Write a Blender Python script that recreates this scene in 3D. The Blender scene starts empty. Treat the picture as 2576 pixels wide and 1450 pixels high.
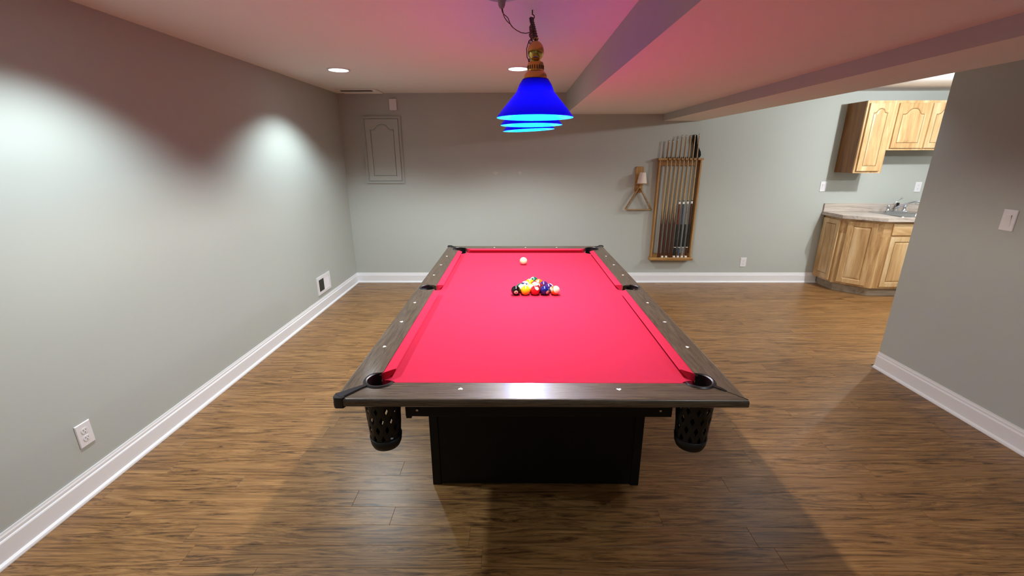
import bpy, bmesh, math, random
from mathutils import Vector, Matrix, Euler
from mathutils.geometry import tessellate_polygon
random.seed(7)
PI = math.pi
S = bpy.context.scene
COL = S.collection

# ------------------------------------------------------------------ camera
H = 1.575
cd = bpy.data.cameras.new('camera')
cam = bpy.data.objects.new('camera', cd); COL.objects.link(cam)
pt, yw, rl = map(math.radians, (17.0407, -0.5952, -0.1615))
F = Vector((math.sin(yw)*math.cos(pt), math.cos(yw)*math.cos(pt), -math.sin(pt)))
R = Vector((math.cos(yw), -math.sin(yw), 0)); U = R.cross(F)
R, U = R*math.cos(rl)+U*math.sin(rl), -R*math.sin(rl)+U*math.cos(rl)
M = Matrix((R, U, -F)).transposed().to_4x4(); M.translation = (0, 0, H)
cam.matrix_world = M
cd.sensor_width = 36; cd.lens = 1086.4552/2576*36
cd.clip_start = 0.02
S.camera = cam
# ------------------------------------------------------------------ world, exposure, lights
w = bpy.data.worlds.new('world'); S.world = w; w.use_nodes = True
w.node_tree.nodes['Background'].inputs[0].default_value = (0.9, 0.95, 1, 1)
w.node_tree.nodes['Background'].inputs[1].default_value = 0.05
S.view_settings.view_transform = 'Standard'; S.view_settings.look = 'None'
S.view_settings.exposure = 0.0; S.view_settings.gamma = 1.0
S.view_settings.use_curve_mapping = False
S.cycles.caustics_reflective = False; S.cycles.caustics_refractive = False
CAN_W = 112.0          # recessed downlights
CAN_C = (0.82, 0.96, 1.0)
KIT_W = 60.0
BULB_W = 40.0         # pendant bulbs
BULB_C = (1.0, 0.91, 0.78)
ZC, ZL, ZD = 2.268, 2.033, 1.958          # ceilings: high, low bulkhead, duct
XL, XR, YF, YN = -2.068, 2.782, 5.394, -3.0
CANS = [(-1.485, 3.97), (0.015, 3.955), (-1.485, 1.88), (2.50, 3.60)]
FILL_SPOTS = [(-1.485, -0.4, ZC, 32), (-1.0, -2.2, ZC, 45), (0.6, -2.4, ZL, 40), (1.15, 0.55, ZL, 28)]  # unseen spots out of frame, added as weak room fill
KCANS = [(4.07, 4.07), (4.4, 2.6)]
def spot(x, y, z, W, c, size=126, blend=0.55, r=0.045):
    l = bpy.data.lights.new('spot', 'SPOT'); l.energy = W; l.color = c
    l.spot_size = math.radians(size); l.spot_blend = blend; l.shadow_soft_size = r
    o = bpy.data.objects.new('downlight_or_fill_beam', l); COL.objects.link(o); o.location = (x, y, z)
    return o
for (x, y) in CANS: spot(x, y, ZC-0.02, CAN_W if x < 1 else 16, CAN_C)
for (x, y, z, W) in FILL_SPOTS: spot(x, y, z-0.02, W, CAN_C)
for (x, y) in KCANS:          # flush-mounted bulbs in the kitchen
    l = bpy.data.lights.new('kitchen bulb', 'POINT'); l.energy = KIT_W; l.color = (0.93, 0.98, 1.0); l.shadow_soft_size = .03
    o = bpy.data.objects.new('kitchen_bulb', l); COL.objects.link(o); o.location = (x, y, 2.165)
    spot(x, y, 2.163, 42, (0.93, 0.98, 1.0), 156, 1.0, .03)

# ------------------------------------------------------------------ helpers
def lin(r, g, b):
    f = lambda v: (v/255)/12.92 if v/255 <= .04045 else ((v/255+.055)/1.055)**2.4
    return (f(r), f(g), f(b), 1)
def mat(name, col, rough=0.6, metal=0.0, spec=0.5, emit=None, es=0, bump=None, var=None, coat=0):
    m = bpy.data.materials.new(name); m.use_nodes = True
    nt = m.node_tree; b = nt.nodes['Principled BSDF']
    b.inputs['Base Color'].default_value = col
    b.inputs['Roughness'].default_value = rough
    b.inputs['Metallic'].default_value = metal
    b.inputs['Specular IOR Level'].default_value = spec
    b.inputs['Coat Weight'].default_value = coat
    if emit:
        b.inputs['Emission Color'].default_value = emit; b.inputs['Emission Strength'].default_value = es
    tc = nt.nodes.new('ShaderNodeTexCoord')
    if var:                       # (scale, amount)
        n = nt.nodes.new('ShaderNodeTexNoise'); n.inputs['Scale'].default_value = var[0]; n.inputs['Detail'].default_value = 4
        nt.links.new(tc.outputs['Object'], n.inputs['Vector'])
        mx = nt.nodes.new('ShaderNodeMix'); mx.data_type = 'RGBA'
        nt.links.new(n.outputs['Fac'], mx.inputs[0])
        k = var[1]
        mx.inputs[6].default_value = tuple(c*(1-k) for c in col[:3])+(1,)
        mx.inputs[7].default_value = tuple(min(1, c*(1+k)) for c in col[:3])+(1,)
        nt.links.new(mx.outputs[2], b.inputs['Base Color'])
    if bump:                      # (scale, strength, distance)
        n = nt.nodes.new('ShaderNodeTexNoise'); n.inputs['Scale'].default_value = bump[0]; n.inputs['Detail'].default_value = 3
        nt.links.new(tc.outputs['Object'], n.inputs['Vector'])
        bp = nt.nodes.new('ShaderNodeBump'); bp.inputs['Strength'].default_value = bump[1]; bp.inputs['Distance'].default_value = bump[2]
        nt.links.new(n.outputs['Fac'], bp.inputs['Height']); nt.links.new(bp.outputs['Normal'], b.inputs['Normal'])
    return m
def wood(name, dark, mid, light, axis='x', freq=22, stretch=0.07, rough=0.4, spec=0.5, warp=0.35, contrast=1.0, objrand=0.25):
    m = bpy.data.materials.new(name); m.use_nodes = True
    nt = m.node_tree; N = nt.nodes.new; L = nt.links.new; b = nt.nodes['Principled BSDF']
    tc = N('ShaderNodeTexCoord'); oi = N('ShaderNodeObjectInfo')
    mul = N('ShaderNodeVectorMath'); mul.operation = 'SCALE'; mul.inputs[0].default_value = (37.1, 21.7, 13.3)
    L(oi.outputs['Random'], mul.inputs['Scale'])
    add = N('ShaderNodeVectorMath'); L(tc.outputs['Object'], add.inputs[0]); L(mul.outputs[0], add.inputs[1])
    mp = N('ShaderNodeMapping'); L(add.outputs[0], mp.inputs['Vector'])
    sc = [1, 1, 1]; sc['xyz'.index(axis)] = stretch; mp.inputs['Scale'].default_value = sc
    # low frequency warp gives the cathedral figure
    wn = N('ShaderNodeTexNoise'); wn.inputs['Scale'].default_value = freq*0.22; wn.inputs['Detail'].default_value = 2
    L(mp.outputs[0], wn.inputs['Vector'])
    ws = N('ShaderNodeVectorMath'); ws.operation = 'SCALE'; ws.inputs['Scale'].default_value = warp; L(wn.outputs['Color'], ws.inputs[0])
    wa = N('ShaderNodeVectorMath'); L(mp.outputs[0], wa.inputs[0]); L(ws.outputs[0], wa.inputs[1])
    n1 = N('ShaderNodeTexNoise'); n1.inputs['Scale'].default_value = freq; n1.inputs['Detail'].default_value = 5; n1.inputs['Roughness'].default_value = .6
    L(wa.outputs[0], n1.inputs['Vector'])
    n2 = N('ShaderNodeTexNoise'); n2.inputs['Scale'].default_value = freq*5; n2.inputs['Detail'].default_value = 3
    L(wa.outputs[0], n2.inputs['Vector'])
    mixn = N('ShaderNodeMath'); mixn.operation = 'MULTIPLY_ADD'; L(n2.outputs['Fac'], mixn.inputs[0]); mixn.inputs[1].default_value = .35
    L(n1.outputs['Fac'], mixn.inputs[2])
    rnd = N('ShaderNodeMath'); rnd.operation = 'MULTIPLY_ADD'; L(oi.outputs['Random'], rnd.inputs[0]); rnd.inputs[1].default_value = objrand*.3; L(mixn.outputs[0], rnd.inputs[2])
    cr = N('ShaderNodeValToRGB'); e = cr.color_ramp.elements
    c0 = .68+objrand*.15
    e[0].position = c0-.22/contrast; e[0].color = dark
    e[1].position = c0+.24/contrast; e[1].color = light
    k = e.new(c0-.02); k.color = mid
    L(rnd.outputs[0], cr.inputs[0]); L(cr.outputs[0], b.inputs['Base Color'])
    b.inputs['Roughness'].default_value = rough; b.inputs['Specular IOR Level'].default_value = spec
    if 'rail' in name: b.inputs['Coat Weight'].default_value = .7; b.inputs['Coat Roughness'].default_value = .13; b.inputs['Coat IOR'].default_value = 1.55
    bp = N('ShaderNodeBump'); bp.inputs['Strength'].default_value = .12; bp.inputs['Distance'].default_value = .001
    L(n2.outputs['Fac'], bp.inputs['Height']); L(bp.outputs['Normal'], b.inputs['Normal'])
    return m

WORG = {}                                   # world origin of each object
def emptyobj(name, loc, label=None, cat=None, group=None, kind=None):
    o = bpy.data.objects.new(name, None); COL.objects.link(o); o.location = loc
    o.empty_display_size = .05; WORG[o] = Vector(loc)
    tag(o, label, cat, group, kind); return o
def tag(o, label=None, cat=None, group=None, kind=None):
    if label: o['label'] = label
    if cat: o['category'] = cat
    if group: o['group'] = group
    if kind: o['kind'] = kind
    return o
def obj(name, bm, m, parent=None, smooth=False, **k):
    """bm holds world coordinates; origin becomes the bounding box centre"""
    bmesh.ops.recalc_face_normals(bm, faces=bm.faces)
    vs = [v.co for v in bm.verts]
    c = Vector([(min(v[i] for v in vs)+max(v[i] for v in vs))/2 for i in range(3)])
    for v in bm.verts: v.co -= c
    me = bpy.data.meshes.new(name); bm.to_mesh(me); bm.free()
    if isinstance(m, (list, tuple)):
        for q in m: me.materials.append(q)
    else: me.materials.append(m)
    if smooth: me.shade_smooth() if smooth is True else me.shade_smooth()
    o = bpy.data.objects.new(name, me); COL.objects.link(o)
    WORG[o] = c
    if parent is not None:
        o.parent = parent; o.location = c-WORG[parent]
    else: o.location = c
    tag(o, **k)
    if smooth == 'auto':
        md = o.modifiers.new('es', 'EDGE_SPLIT'); md.split_angle = math.radians(35)
    return o
def B(): return bmesh.new()
def box(bm, x0, x1, y0, y1, z0, z1, bev=0, seg=1):
    vs = [bm.verts.new(p) for p in [(x0, y0, z0), (x1, y0, z0), (x1, y1, z0), (x0, y1, z0), (x0, y0, z1), (x1, y0, z1), (x1, y1, z1), (x0, y1, z1)]]
    fs = [bm.faces.new([vs[i] for i in f]) for f in [(3, 2, 1, 0), (4, 5, 6, 7), (0, 1, 5, 4), (1, 2, 6, 5), (2, 3, 7, 6), (3, 0, 4, 7)]]
    if bev:
        es = set(e for f in fs for e in f.edges)
        bmesh.ops.bevel(bm, geom=list(es), offset=bev, segments=seg, affect='EDGES', profile=.5)
    return bm
def prism(bm, poly, z0, z1, holes=(), fn=None):
    """extrude polygon (with holes) between z0 and z1; fn maps (u,v,w) to world"""
    fn = fn or (lambda u, v, w: (u, v, w))
    loops = [poly]+list(holes)
    flat = [p for l in loops for p in l]
    tris = tessellate_polygon([[Vector((p[0], p[1], 0)) for p in l] for l in loops])
    lo = [bm.verts.new(fn(p[0], p[1], z0)) for p in flat]
    hi = [bm.verts.new(fn(p[0], p[1], z1)) for p in flat]
    for t in tris:
        try: bm.faces.new([lo[i] for i in t]); bm.faces.new([hi[i] for i in t])
        except ValueError: pass
    s = 0
    for l in loops:
        n = len(l)
        for i in range(n):
            a, b = s+i, s+(i+1) % n
            bm.faces.new((lo[a], lo[b], hi[b], hi[a]))
        s += n
    return bm
def lathe(bm, prof, c, n=32, ax=None, cap0=True, cap1=True, sx=1, sy=1):
    """profile [(r,z)] around the vertical through c, or around direction ax"""
    c = Vector(c); Z = Vector(ax).normalized() if ax else Vector((0, 0, 1))
    X = Z.orthogonal().normalized() if ax else Vector((1, 0, 0)); Y = Z.cross(X)
    rings = []
    for r, z in prof:
        rings.append([bm.verts.new(c+Z*z+X*r*sx*math.cos(2*PI*i/n)+Y*r*sy*math.sin(2*PI*i/n)) for i in range(n)])
    for a, b in zip(rings, rings[1:]):
        for i in range(n): bm.faces.new((a[i], a[(i+1) % n], b[(i+1) % n], b[i]))
    if cap0: bm.faces.new(rings[0][::-1])
    if cap1: bm.faces.new(rings[-1])
    return bm
def cyl(bm, a, b, r0, r1=None, n=16):
    a = Vector(a); b = Vector(b); r1 = r0 if r1 is None else r1
    return lathe(bm, [(r0, 0), (r1, (b-a).length)], a, n, ax=(b-a))
def tube(bm, pts, r, n=8, closed=False, flat=1.0):
    pts = [Vector(p) for p in pts]; m = len(pts); rings = []
    up = None
    for i, p in enumerate(pts):
        t = (pts[(i+1) % m]-pts[i-1]) if closed else (pts[min(i+1, m-1)]-pts[max(i-1, 0)])
        t.normalize()
        if up is None: up = t.orthogonal().normalized()
        up = (up-t*up.dot(t)).normalized(); s = t.cross(up)
        rr = r[i] if isinstance(r, (list, tuple)) else r
        rings.append([bm.verts.new(p+up*rr*math.cos(2*PI*k/n)+s*rr*flat*math.sin(2*PI*k/n)) for k in range(n)])
    rg = range(m) if closed else range(m-1)
    for i in rg:
        a, b = rings[i], rings[(i+1) % m]
        for k in range(n): bm.faces.new((a[k], a[(k+1) % n], b[(k+1) % n], b[k]))
    if not closed: bm.faces.new(rings[0][::-1]); bm.faces.new(rings[-1])
    return bm
def torus(bm, c, Rr, r, ax=(0, 0, 1), n=24, k=8, sx=1.0):
    Z = Vector(ax).normalized(); X = Z.orthogonal().normalized(); Y = Z.cross(X); c = Vector(c)
    return tube(bm, [c+X*Rr*sx*math.cos(2*PI*i/n)+Y*Rr*math.sin(2*PI*i/n) for i in range(n)], r, k, True)

# ------------------------------------------------------------------ materials
M_wall = mat('wall paint sage grey', lin(179, 183, 177), .75, spec=.25, bump=(220, .12, .001), var=(3, .02))
M_ceil = mat('ceiling paint', lin(238, 234, 231), .85, spec=.2, bump=(260, .15, .001))
M_base = mat('white gloss trim', lin(232, 232, 236), .35)
M_plate = mat('white plastic', lin(228, 226, 230), .35)
M_slot = mat('dark slot', lin(25, 24, 26), .6)
M_sub = mat('subfloor', lin(70, 52, 38), .8)
M_floor = wood('laminate plank', lin(56, 35, 19), lin(130, 92, 53), lin(170, 128, 80), 'x', 42, .07, .34, .45, .4, 1.0, .16)
M_rail = wood('rail laminate', lin(30, 22, 15), lin(78, 66, 52), lin(106, 94, 78), 'x', 150, .035, .4, .5, .12, 1.1, 0.0)
M_railY = wood('rail laminate long', lin(30, 22, 15), lin(78, 66, 52), lin(106, 94, 78), 'y', 150, .035, .4, .5, .12, 1.1, 0.0)
M_cloth = mat('red cloth', (.54, .024, .062, 1), .95, spec=.1, bump=(900, .2, .0006), var=(60, .05))
M_black = mat('black melamine', lin(14, 12, 13), .55, spec=.3, var=(8, .2))
M_leather = mat('black pocket leather', lin(15, 14, 19), .42, spec=.6, bump=(160, .3, .0006))
M_net = mat('black pocket plastic', lin(9, 9, 11), .5)
M_inlay = mat('white inlay', lin(245, 243, 238), .3)
M_brass = mat('polished brass', lin(204, 172, 96), .12, metal=1)
M_bronze = mat('dark bronze chain', lin(62, 44, 34), .4, metal=.7)
M_cord = mat('brown cord', lin(96, 62, 44), .6)
M_grey = mat('grey plastic and slat shade', lin(150, 146, 138), .6)
M_cab = wood('hickory cabinet', lin(150, 108, 64), lin(198, 162, 114), lin(224, 200, 160), 'z', 10, .12, .38, .5, .4, .7, .5)
M_cabx = wood('hickory cabinet cross grain', lin(150, 108, 64), lin(198, 162, 114), lin(224, 200, 160), 'x', 10, .12, .38, .5, .4, .7, .5)
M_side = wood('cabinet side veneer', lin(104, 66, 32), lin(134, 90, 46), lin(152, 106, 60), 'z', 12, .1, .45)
M_oak = wood('honey oak', lin(118, 80, 42), lin(166, 124, 72), lin(192, 152, 98), 'z', 26, .06, .4)
M_oakx = wood('honey oak cross', lin(118, 80, 42), lin(166, 124, 72), lin(192, 152, 98), 'x', 26, .06, .4)
M_lam = wood('countertop laminate', lin(140, 126, 116), lin(186, 174, 164), lin(206, 196, 186), 'x', 30, .1, .35, .5, .4, .9, 0.0)
M_toe = wood('toe kick vinyl', lin(120, 108, 92), lin(150, 136, 118), lin(166, 154, 136), 'x', 18, .1, .5)
M_steel = mat('stainless steel', lin(190, 192, 196), .22, metal=1)
M_chrome = mat('chrome', lin(220, 222, 228), .08, metal=1)
M_lens = mat('lit lens', (1, 1, 1, 1), .5, emit=(.93, .97, 1, 1), es=9)
M_chalk = mat('white chalk', lin(228, 214, 204), .9)
M_shaft = mat('maple shaft', lin(176, 148, 106), .35, var=(30, .08))
M_butt = mat('brown stained butt', lin(74, 38, 26), .3, var=(25, .2))
M_tip = mat('pale ferrule', lin(205, 200, 190), .4)
M_blk = mat('black wrap', lin(16, 15, 17), .5, var=(80, .4))
M_redb = mat('cherry forearm', lin(104, 46, 28), .3, var=(30, .2))
M_cloth_b = mat('black knit', lin(9, 9, 10), .95, bump=(200, .4, .002))
M_patch = mat('wall filler', lin(196, 194, 186), .9)

# pendant glass: blue outside, light cyan lining seen from inside; light from the bulb passes through it
def shade_mat():
    m = bpy.data.materials.new('blue cased glass'); m.use_nodes = True; nt = m.node_tree
    N = nt.nodes.new; L = nt.links.new
    out = nt.nodes['Material Output']; nt.nodes.remove(nt.nodes['Principled BSDF'])
    geo = N('ShaderNodeNewGeometry')
    tr = N('ShaderNodeBsdfTranslucent'); tr.inputs[0].default_value = (0.0002, 0.0002, 0.085, 1)
    df = N('ShaderNodeBsdfDiffuse'); 
    mixc = N('ShaderNodeMix'); mixc.data_type = 'RGBA'; L(geo.outputs['Backfacing'], mixc.inputs[0])
    mixc.inputs[6].default_value = (0.002, 0.002, .12, 1); mixc.inputs[7].default_value = (0.002, .13, .7, 1)
    L(mixc.outputs[2], df.inputs[0])
    a = N('ShaderNodeMixShader'); a.inputs[0].default_value = .3; L(df.outputs[0], a.inputs[1]); L(tr.outputs[0], a.inputs[2])
    gl = N('ShaderNodeBsdfGlossy'); gl.inputs['Roughness'].default_value = .1
    fr = N('ShaderNodeFresnel'); fr.inputs[0].default_value = 1.35
    fm = N('ShaderNodeMath'); fm.operation = 'MULTIPLY'; fm.inputs[1].default_value = .35; L(fr.outputs[0], fm.inputs[0])
    b = N('ShaderNodeMixShader'); L(fm.outputs[0], b.inputs[0]); L(a.outputs[0], b.inputs[1]); L(gl.outputs[0], b.inputs[2])
    L(b.outputs[0], out.inputs[0]); return m
M_shade = shade_mat()
M_bulb = mat('lit bulb', (1, 1, 1, 1), .5, emit=(1, .97, .93, 1), es=14)

# ------------------------------------------------------------------ structure
def st(name, bm, m, parent=None, **k): return obj(name, bm, m, parent, kind='structure', **k)
fl = st('floor', box(B(), -2.3, 6.2, -3.2, 5.6, -.2, -.012), M_sub)
# planks, rows run left-right, 0.1045 m wide
def plank(x0, x1, y0, y1):
    bm = B(); g = .0004; bv = .0007
    x0 += g; x1 -= g; y0 += g; y1 -= g
    lo = [(x0, y0, -.012), (x1, y0, -.012), (x1, y1, -.012), (x0, y1, -.012)]
    md = [(a, b, -bv*.6) for a, b, _ in lo]
    hi = [(x0+bv, y0+bv, 0), (x1-bv, y0+bv, 0), (x1-bv, y1-bv, 0), (x0+bv, y1-bv, 0)]
    r = [[bm.verts.new(p) for p in q] for q in (lo, md, hi)]
    for a, b in zip(r, r[1:]):
        for i in range(4): bm.faces.new((a[i], a[(i+1) % 4], b[(i+1) % 4], b[i]))
    bm.faces.new(r[2]); bm.faces.new(r[0][::-1]); return bm
PW = .1045
row = 0; y = 1.3175-2*PW
fixed = {2: 1.08, 3: 1.018, 6: 1.045}
while y < YF-.01:
    y1 = min(y+PW, YF)
    Lp = 1.22
    off = fixed.get(row, random.uniform(0, Lp)) % Lp
    x = XL - Lp + ((off - XL) % Lp)
    xend = 4.5 if y > 3.0 else XR
    while x < xend:
        a, b = max(x, XL), min(x+Lp, xend)
        if b-a > .02: obj('floor_plank', plank(a, b, y, y1), M_floor, fl)
        x += Lp
    y = y1; row += 1
# the planks the photo does not show, joined
bm = B(); yy = 1.3175-2*PW
k = 0
while yy > YN+.01:
    y0 = max(yy-PW, YN)
    x = XL-random.random()*1.2
    while x < XR:
        a, b = max(x, XL), min(x+1.22, XR)
        if b-a > .02: box(bm, a+.0005, b-.0005, y0+.0005, yy-.0005, -.012, 0)
        x += 1.22
    yy = y0
for (xa, xb, ya, yb) in [(4.5, 5.98, 2.0, 5.394), (XR+.12, 4.5, 1.5, 3.0)]:
    yy = ya
    while yy < yb-.01:
        box(bm, xa+.0005, xb-.0005, yy+.0005, min(yy+PW, yb)-.0005, -.012, 0); yy += PW
obj('floor_plank', bm, M_floor, fl, kind='stuff')

st('wall_left', box(B(), XL-.12, XL, YN-.12, YF+.12, 0, ZC+.1), M_wall)
st('wall_back', box(B(), XL, 6.1, YF, YF+.12, 0, ZC+.1), M_wall)
st('wall_right', box(B(), XR, XR+.12, YN-.12, 3.048, 0, ZC), M_wall)
st('wall_front', box(B(), XL, XR, YN-.12, YN, 0, ZC+.1), M_wall)
st('wall_kitchen_right', box(B(), 5.98, 6.1, 1.4, YF, 0, ZC+.1), M_wall)
st('wall_kitchen_front', box(B(), XR+.12, 5.98, 1.4, 1.5, 0, ZC+.1), M_wall)
# high ceiling slab with holes where the cans are recessed
def circ(cx, cy, r, n=24): return [(cx+r*math.cos(2*PI*i/n), cy+r*math.sin(2*PI*i/n)) for i in range(n)]
st('ceiling', box(B(), XL-.1, 6.1, YN-.12, YF+.12, ZC, ZC+.14), M_ceil)
def soffit(name, x0, x1, z0):          # underside is ceiling paint, the sides carry the wall paint
    o = st(name, box(B(), x0, x1, YN, YF, z0, ZC), [M_ceil, M_wall])
    for p in o.data.polygons:
        if abs(p.normal.x) > .5: p.material_index = 1
soffit('bulkhead', .572, 1.7098, ZL); soffit('duct_soffit', 1.71, 2.146, ZD)

BP = [(0, 0), (.024, 0), (.024, .005), (.022, .012), (.017, .018), (.0125, .020), (.0125, .096), (.0105, .101),
      (.0075, .104), (.0075, .116), (.005, .122), (.004, .131), (0, .131)]
def baseboard(name, p0, p1, n, m0=0, m1=0, **k):
    """profile swept from p0 to p1; n points into the room; m0,m1 mitre factors"""
    p0 = Vector(p0); p1 = Vector(p1); n = Vector(n); t = (p1-p0).normalized(); bm = B()
    a = [bm.verts.new(p0+n*d+t*d*m0+Vector((0, 0, z))) for d, z in BP]
    b = [bm.verts.new(p1+n*d-t*d*m1+Vector((0, 0, z))) for d, z in BP]
    m = len(BP)
    for i in range(m): bm.faces.new((a[i], a[(i+1) % m], b[(i+1) % m], b[i]))
    bm.faces.new(a[::-1]); bm.faces.new(b)
    return st(name, bm, M_base)
e = .0005
baseboard('baseboard_left', (XL+e, YN, .0005), (XL+e, YF-e, .0005), (1, 0, 0), 0, 1)
baseboard('baseboard_back', (XL+e, YF-e, .0005), (3.85, YF-e, .0005), (0, -1, 0), 1, 0)
baseboard('baseboard_right', (XR-e, YN, .0005), (XR-e, 3.048, .0005), (-1, 0, 0), 0, 0)

# ------------------------------------------------------------------ recessed lights
def can(x, y, label, lit=True, z=ZC):
    t = emptyobj('recessed_light', (x, y, z), label, 'ceiling light', 'recessed ceiling lights')
    bm = B(); lathe(bm, [(.096, z), (.096, z-.004), (.090, z-.008), (.080, z-.008), (.0785, z-.003), (.0785, z)], (x, y, 0), 40, cap0=False, cap1=False)
    obj('trim_ring', bm, M_base, t, smooth='auto')
    if lit:
        obj('lens', lathe(B(), [(.0785, z-.001), (.0785, z-.004), (.05, z-.006), (.01, z-.0065)], (x, y, 0), 32), M_lens, t, smooth='auto')
    return t
can(*CANS[0], 'lit round recessed ceiling light nearer the left wall')
can(*CANS[1], 'lit round recessed ceiling light just behind the hanging blue lamp')
can(*CANS[2], 'lit recessed ceiling light beside the left wall, nearer the camera')
# the can that feeds the lamp through a screw-in adapter
ad = emptyobj('socket_adapter', (-.066, 2.235, ZC), 'grey tapered socket adapter hanging from an unlit recessed ceiling fixture, feeding the lamp cord', 'adapter')
bm = B(); lathe(bm, [(.096, ZC), (.096, ZC-.004), (.090, ZC-.008), (.080, ZC-.008), (.0785, ZC-.002), (.02, ZC-.001)], (-.066, 2.235, 0), 40, cap0=False)
obj('trim_ring', bm, M_base, ad, smooth='auto')
obj('adapter_body', lathe(B(), [(.026, ZC-.002), (.024, ZC-.02), (.017, ZC-.03), (.015, ZC-.045), (.009, ZC-.056)], (-.066, 2.235, 0), 20), M_grey, ad, smooth='auto')

# ------------------------------------------------------------------ pool table
TX, TY = .080, 2.5175
HX, HY = .685, 1.2675            # outer half sizes
ZT, ZB = .807, .775              # rail top, cloth
tb = emptyobj('pool_table', (TX, TY, 0), 'large pool table with red cloth, dark wood rails and black pedestal base', 'pool table')
RW, CW = .110, .040              # wood width, cushion width
CO = (.118, .130)                # corner pocket centre from the table corner
RP = .058                        # pocket cut radius
def T(u, v, w=0): return (TX+u, TY+v, w)
CORN = [(sx*(HX-CO[0]), sy*(HY-CO[1])) for sx in (-1, 1) for sy in (-1, 1)]
SPX = HX-.068                    # side pocket centre
def arcpts(c, r, a0, a1, n=12): return [(c[0]+r*math.cos(a0+(a1-a0)*i/n), c[1]+r*math.sin(a0+(a1-a0)*i/n)) for i in range(n+1)]
# bed
def bed_outline():
    # rectangle whose corners and side middles are bitten by pocket holes
    bx, by = HX-.105, HY-.105; r = .056
    out = []
    for sx, sy in ((1, -1), (1, 1), (-1, 1), (-1, -1)):
        c = (sx*(HX-CO[0]), sy*(HY-CO[1]))
        # intersections with x=sx*bx and y=sy*by
        dy = math.sqrt(max(r*r-(sx*bx-c[0])**2, 0)); dx = math.sqrt(max(r*r-(sy*by-c[1])**2, 0))
        pX = (sx*bx, c[1]-sy*dy); pY = (c[0]-sx*dx, sy*by)
        aX = math.atan2(pX[1]-c[1], pX[0]-c[0]); aY = math.atan2(pY[1]-c[1], pY[0]-c[0])
        first, second = (aY, aX) if sx*sy < 0 else (aX, aY)
        d = (second-first) % (2*PI)
        inward = math.atan2(-sy, -sx)
        # choose direction that passes through the inward point
        if not (0 < (inward-first) % (2*PI) < d): d -= 2*PI
        out += arcpts(c, r, first, first+d, 12)
        if (sx, sy) == (1, -1) or (sx, sy) == (-1, 1):
            s = sx; cc = (s*(SPX+.01), .0); rr = .06
            q = math.sqrt(rr*rr-(bx-abs(cc[0]))**2)
            a0 = math.atan2(-s*q, s*bx-cc[0]); a1 = math.atan2(s*q, s*bx-cc[0])
            if s > 0: d2 = -((a0-a1) % (2*PI))
            else: d2 = -((a0-a1) % (2*PI))
            out += arcpts(cc, rr, a0, a0+d2, 10)
    return out
obj('bed_cloth', prism(B(), bed_outline(), ZB-.03, ZB, fn=lambda u, v, w: T(u, v, w)), M_cloth, tb)
# rails: mitred wood with pocket bites, rounded outer edge
def suit(kind, r=.0085):
    if kind == 'diamond': return [(0, -r*1.2), (r*.85, 0), (0, r*1.2), (-r*.85, 0)]
    if kind == 'heart':
        return [(r*(16*math.sin(t)**3)/16, r*(13*math.cos(t)-5*math.cos(2*t)-2*math.cos(3*t)-math.cos(4*t))/16) for t in [2*PI*i/22+.01 for i in range(22)]]
    if kind == 'spade':
        p = [(r*(16*math.sin(t)**3)/16, -r*(13*math.cos(t)-5*math.cos(2*t)-2*math.cos(3*t)-math.cos(4*t))/16+.001) for t in [2*PI*i/22+.01 for i in range(22)]]
        return p
    out = []                                     # club
    for c, a0 in (((.0045, -.001), -100), ((0, .005), -20), ((-.0045, -.001), 60)):
        out += [(c[0]+.0045*math.cos(math.radians(a)), c[1]+.0045*math.sin(math.radians(a))) for a in range(a0, a0+200, 28)]
    return out
def railmesh(poly, outer_dir):
    """poly in table coords; vertices on the outer edge get a rounded nose"""
    bm = B()
    lev = [(ZT-.030, .004), (ZT-.026, 0), (ZT-.010, 0), (ZT-.004, .0015), (ZT-.0012, .004), (ZT, .008)]
    tris = tessellate_polygon([[Vector((p[0], p[1], 0)) for p in poly]])
    rings = []
    for z, ins in lev:
        r = []
        for u, v in poly:
            uu, vv = u, v
            if abs(abs(u)-HX) < 1e-4: uu = math.copysign(HX-ins, u)
            if abs(abs(v)-HY) < 1e-4: vv = math.copysign(HY-ins, v)
            r.append(bm.verts.new(T(uu, vv, z)))
        rings.append(r)
    n = len(poly)
    for a, b in zip(rings, rings[1:]):
        for i in range(n): bm.faces.new((a[i], a[(i+1) % n], b[(i+1) % n], b[i]))
    for t in tris:
        bm.faces.new([rings[0][i] for i in t]); bm.faces.new([rings[-1][i] for i in t])
    return bm
def corner_arc(sx, sy, axis):
    """arc points of the corner pocket cut from the mitre line to the inner edge of the rail lying along `axis`"""
    c = (sx*(HX-CO[0]), sy*(HY-CO[1]))
    am = math.atan2(sy*CO[1], sx*CO[0])                      # towards the corner
    if axis == 'x':                                          # end rail, inner edge v = sy*(HY-RW)
        dv = sy*(HY-RW)-c[1]; du = -sx*math.sqrt(RP*RP-dv*dv)
    else:
        du = sx*(HX-RW)-c[0]; dv = -sy*math.sqrt(RP*RP-du*du)
    ae = math.atan2(dv, du); d = (ae-am+PI) % (2*PI)-PI
    return arcpts(c, RP, am, am+d, 10)
rails = {}
for sy in (-1, 1):
    L_ = corner_arc(-1, sy, 'x'); R_ = corner_arc(1, sy, 'x')
    poly = [(-HX, sy*HY), (HX, sy*HY)]+R_+L_[::-1]
    rails[('x', sy)] = obj('rail', railmesh(poly, 0), M_rail, tb)
g = .0008
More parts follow.
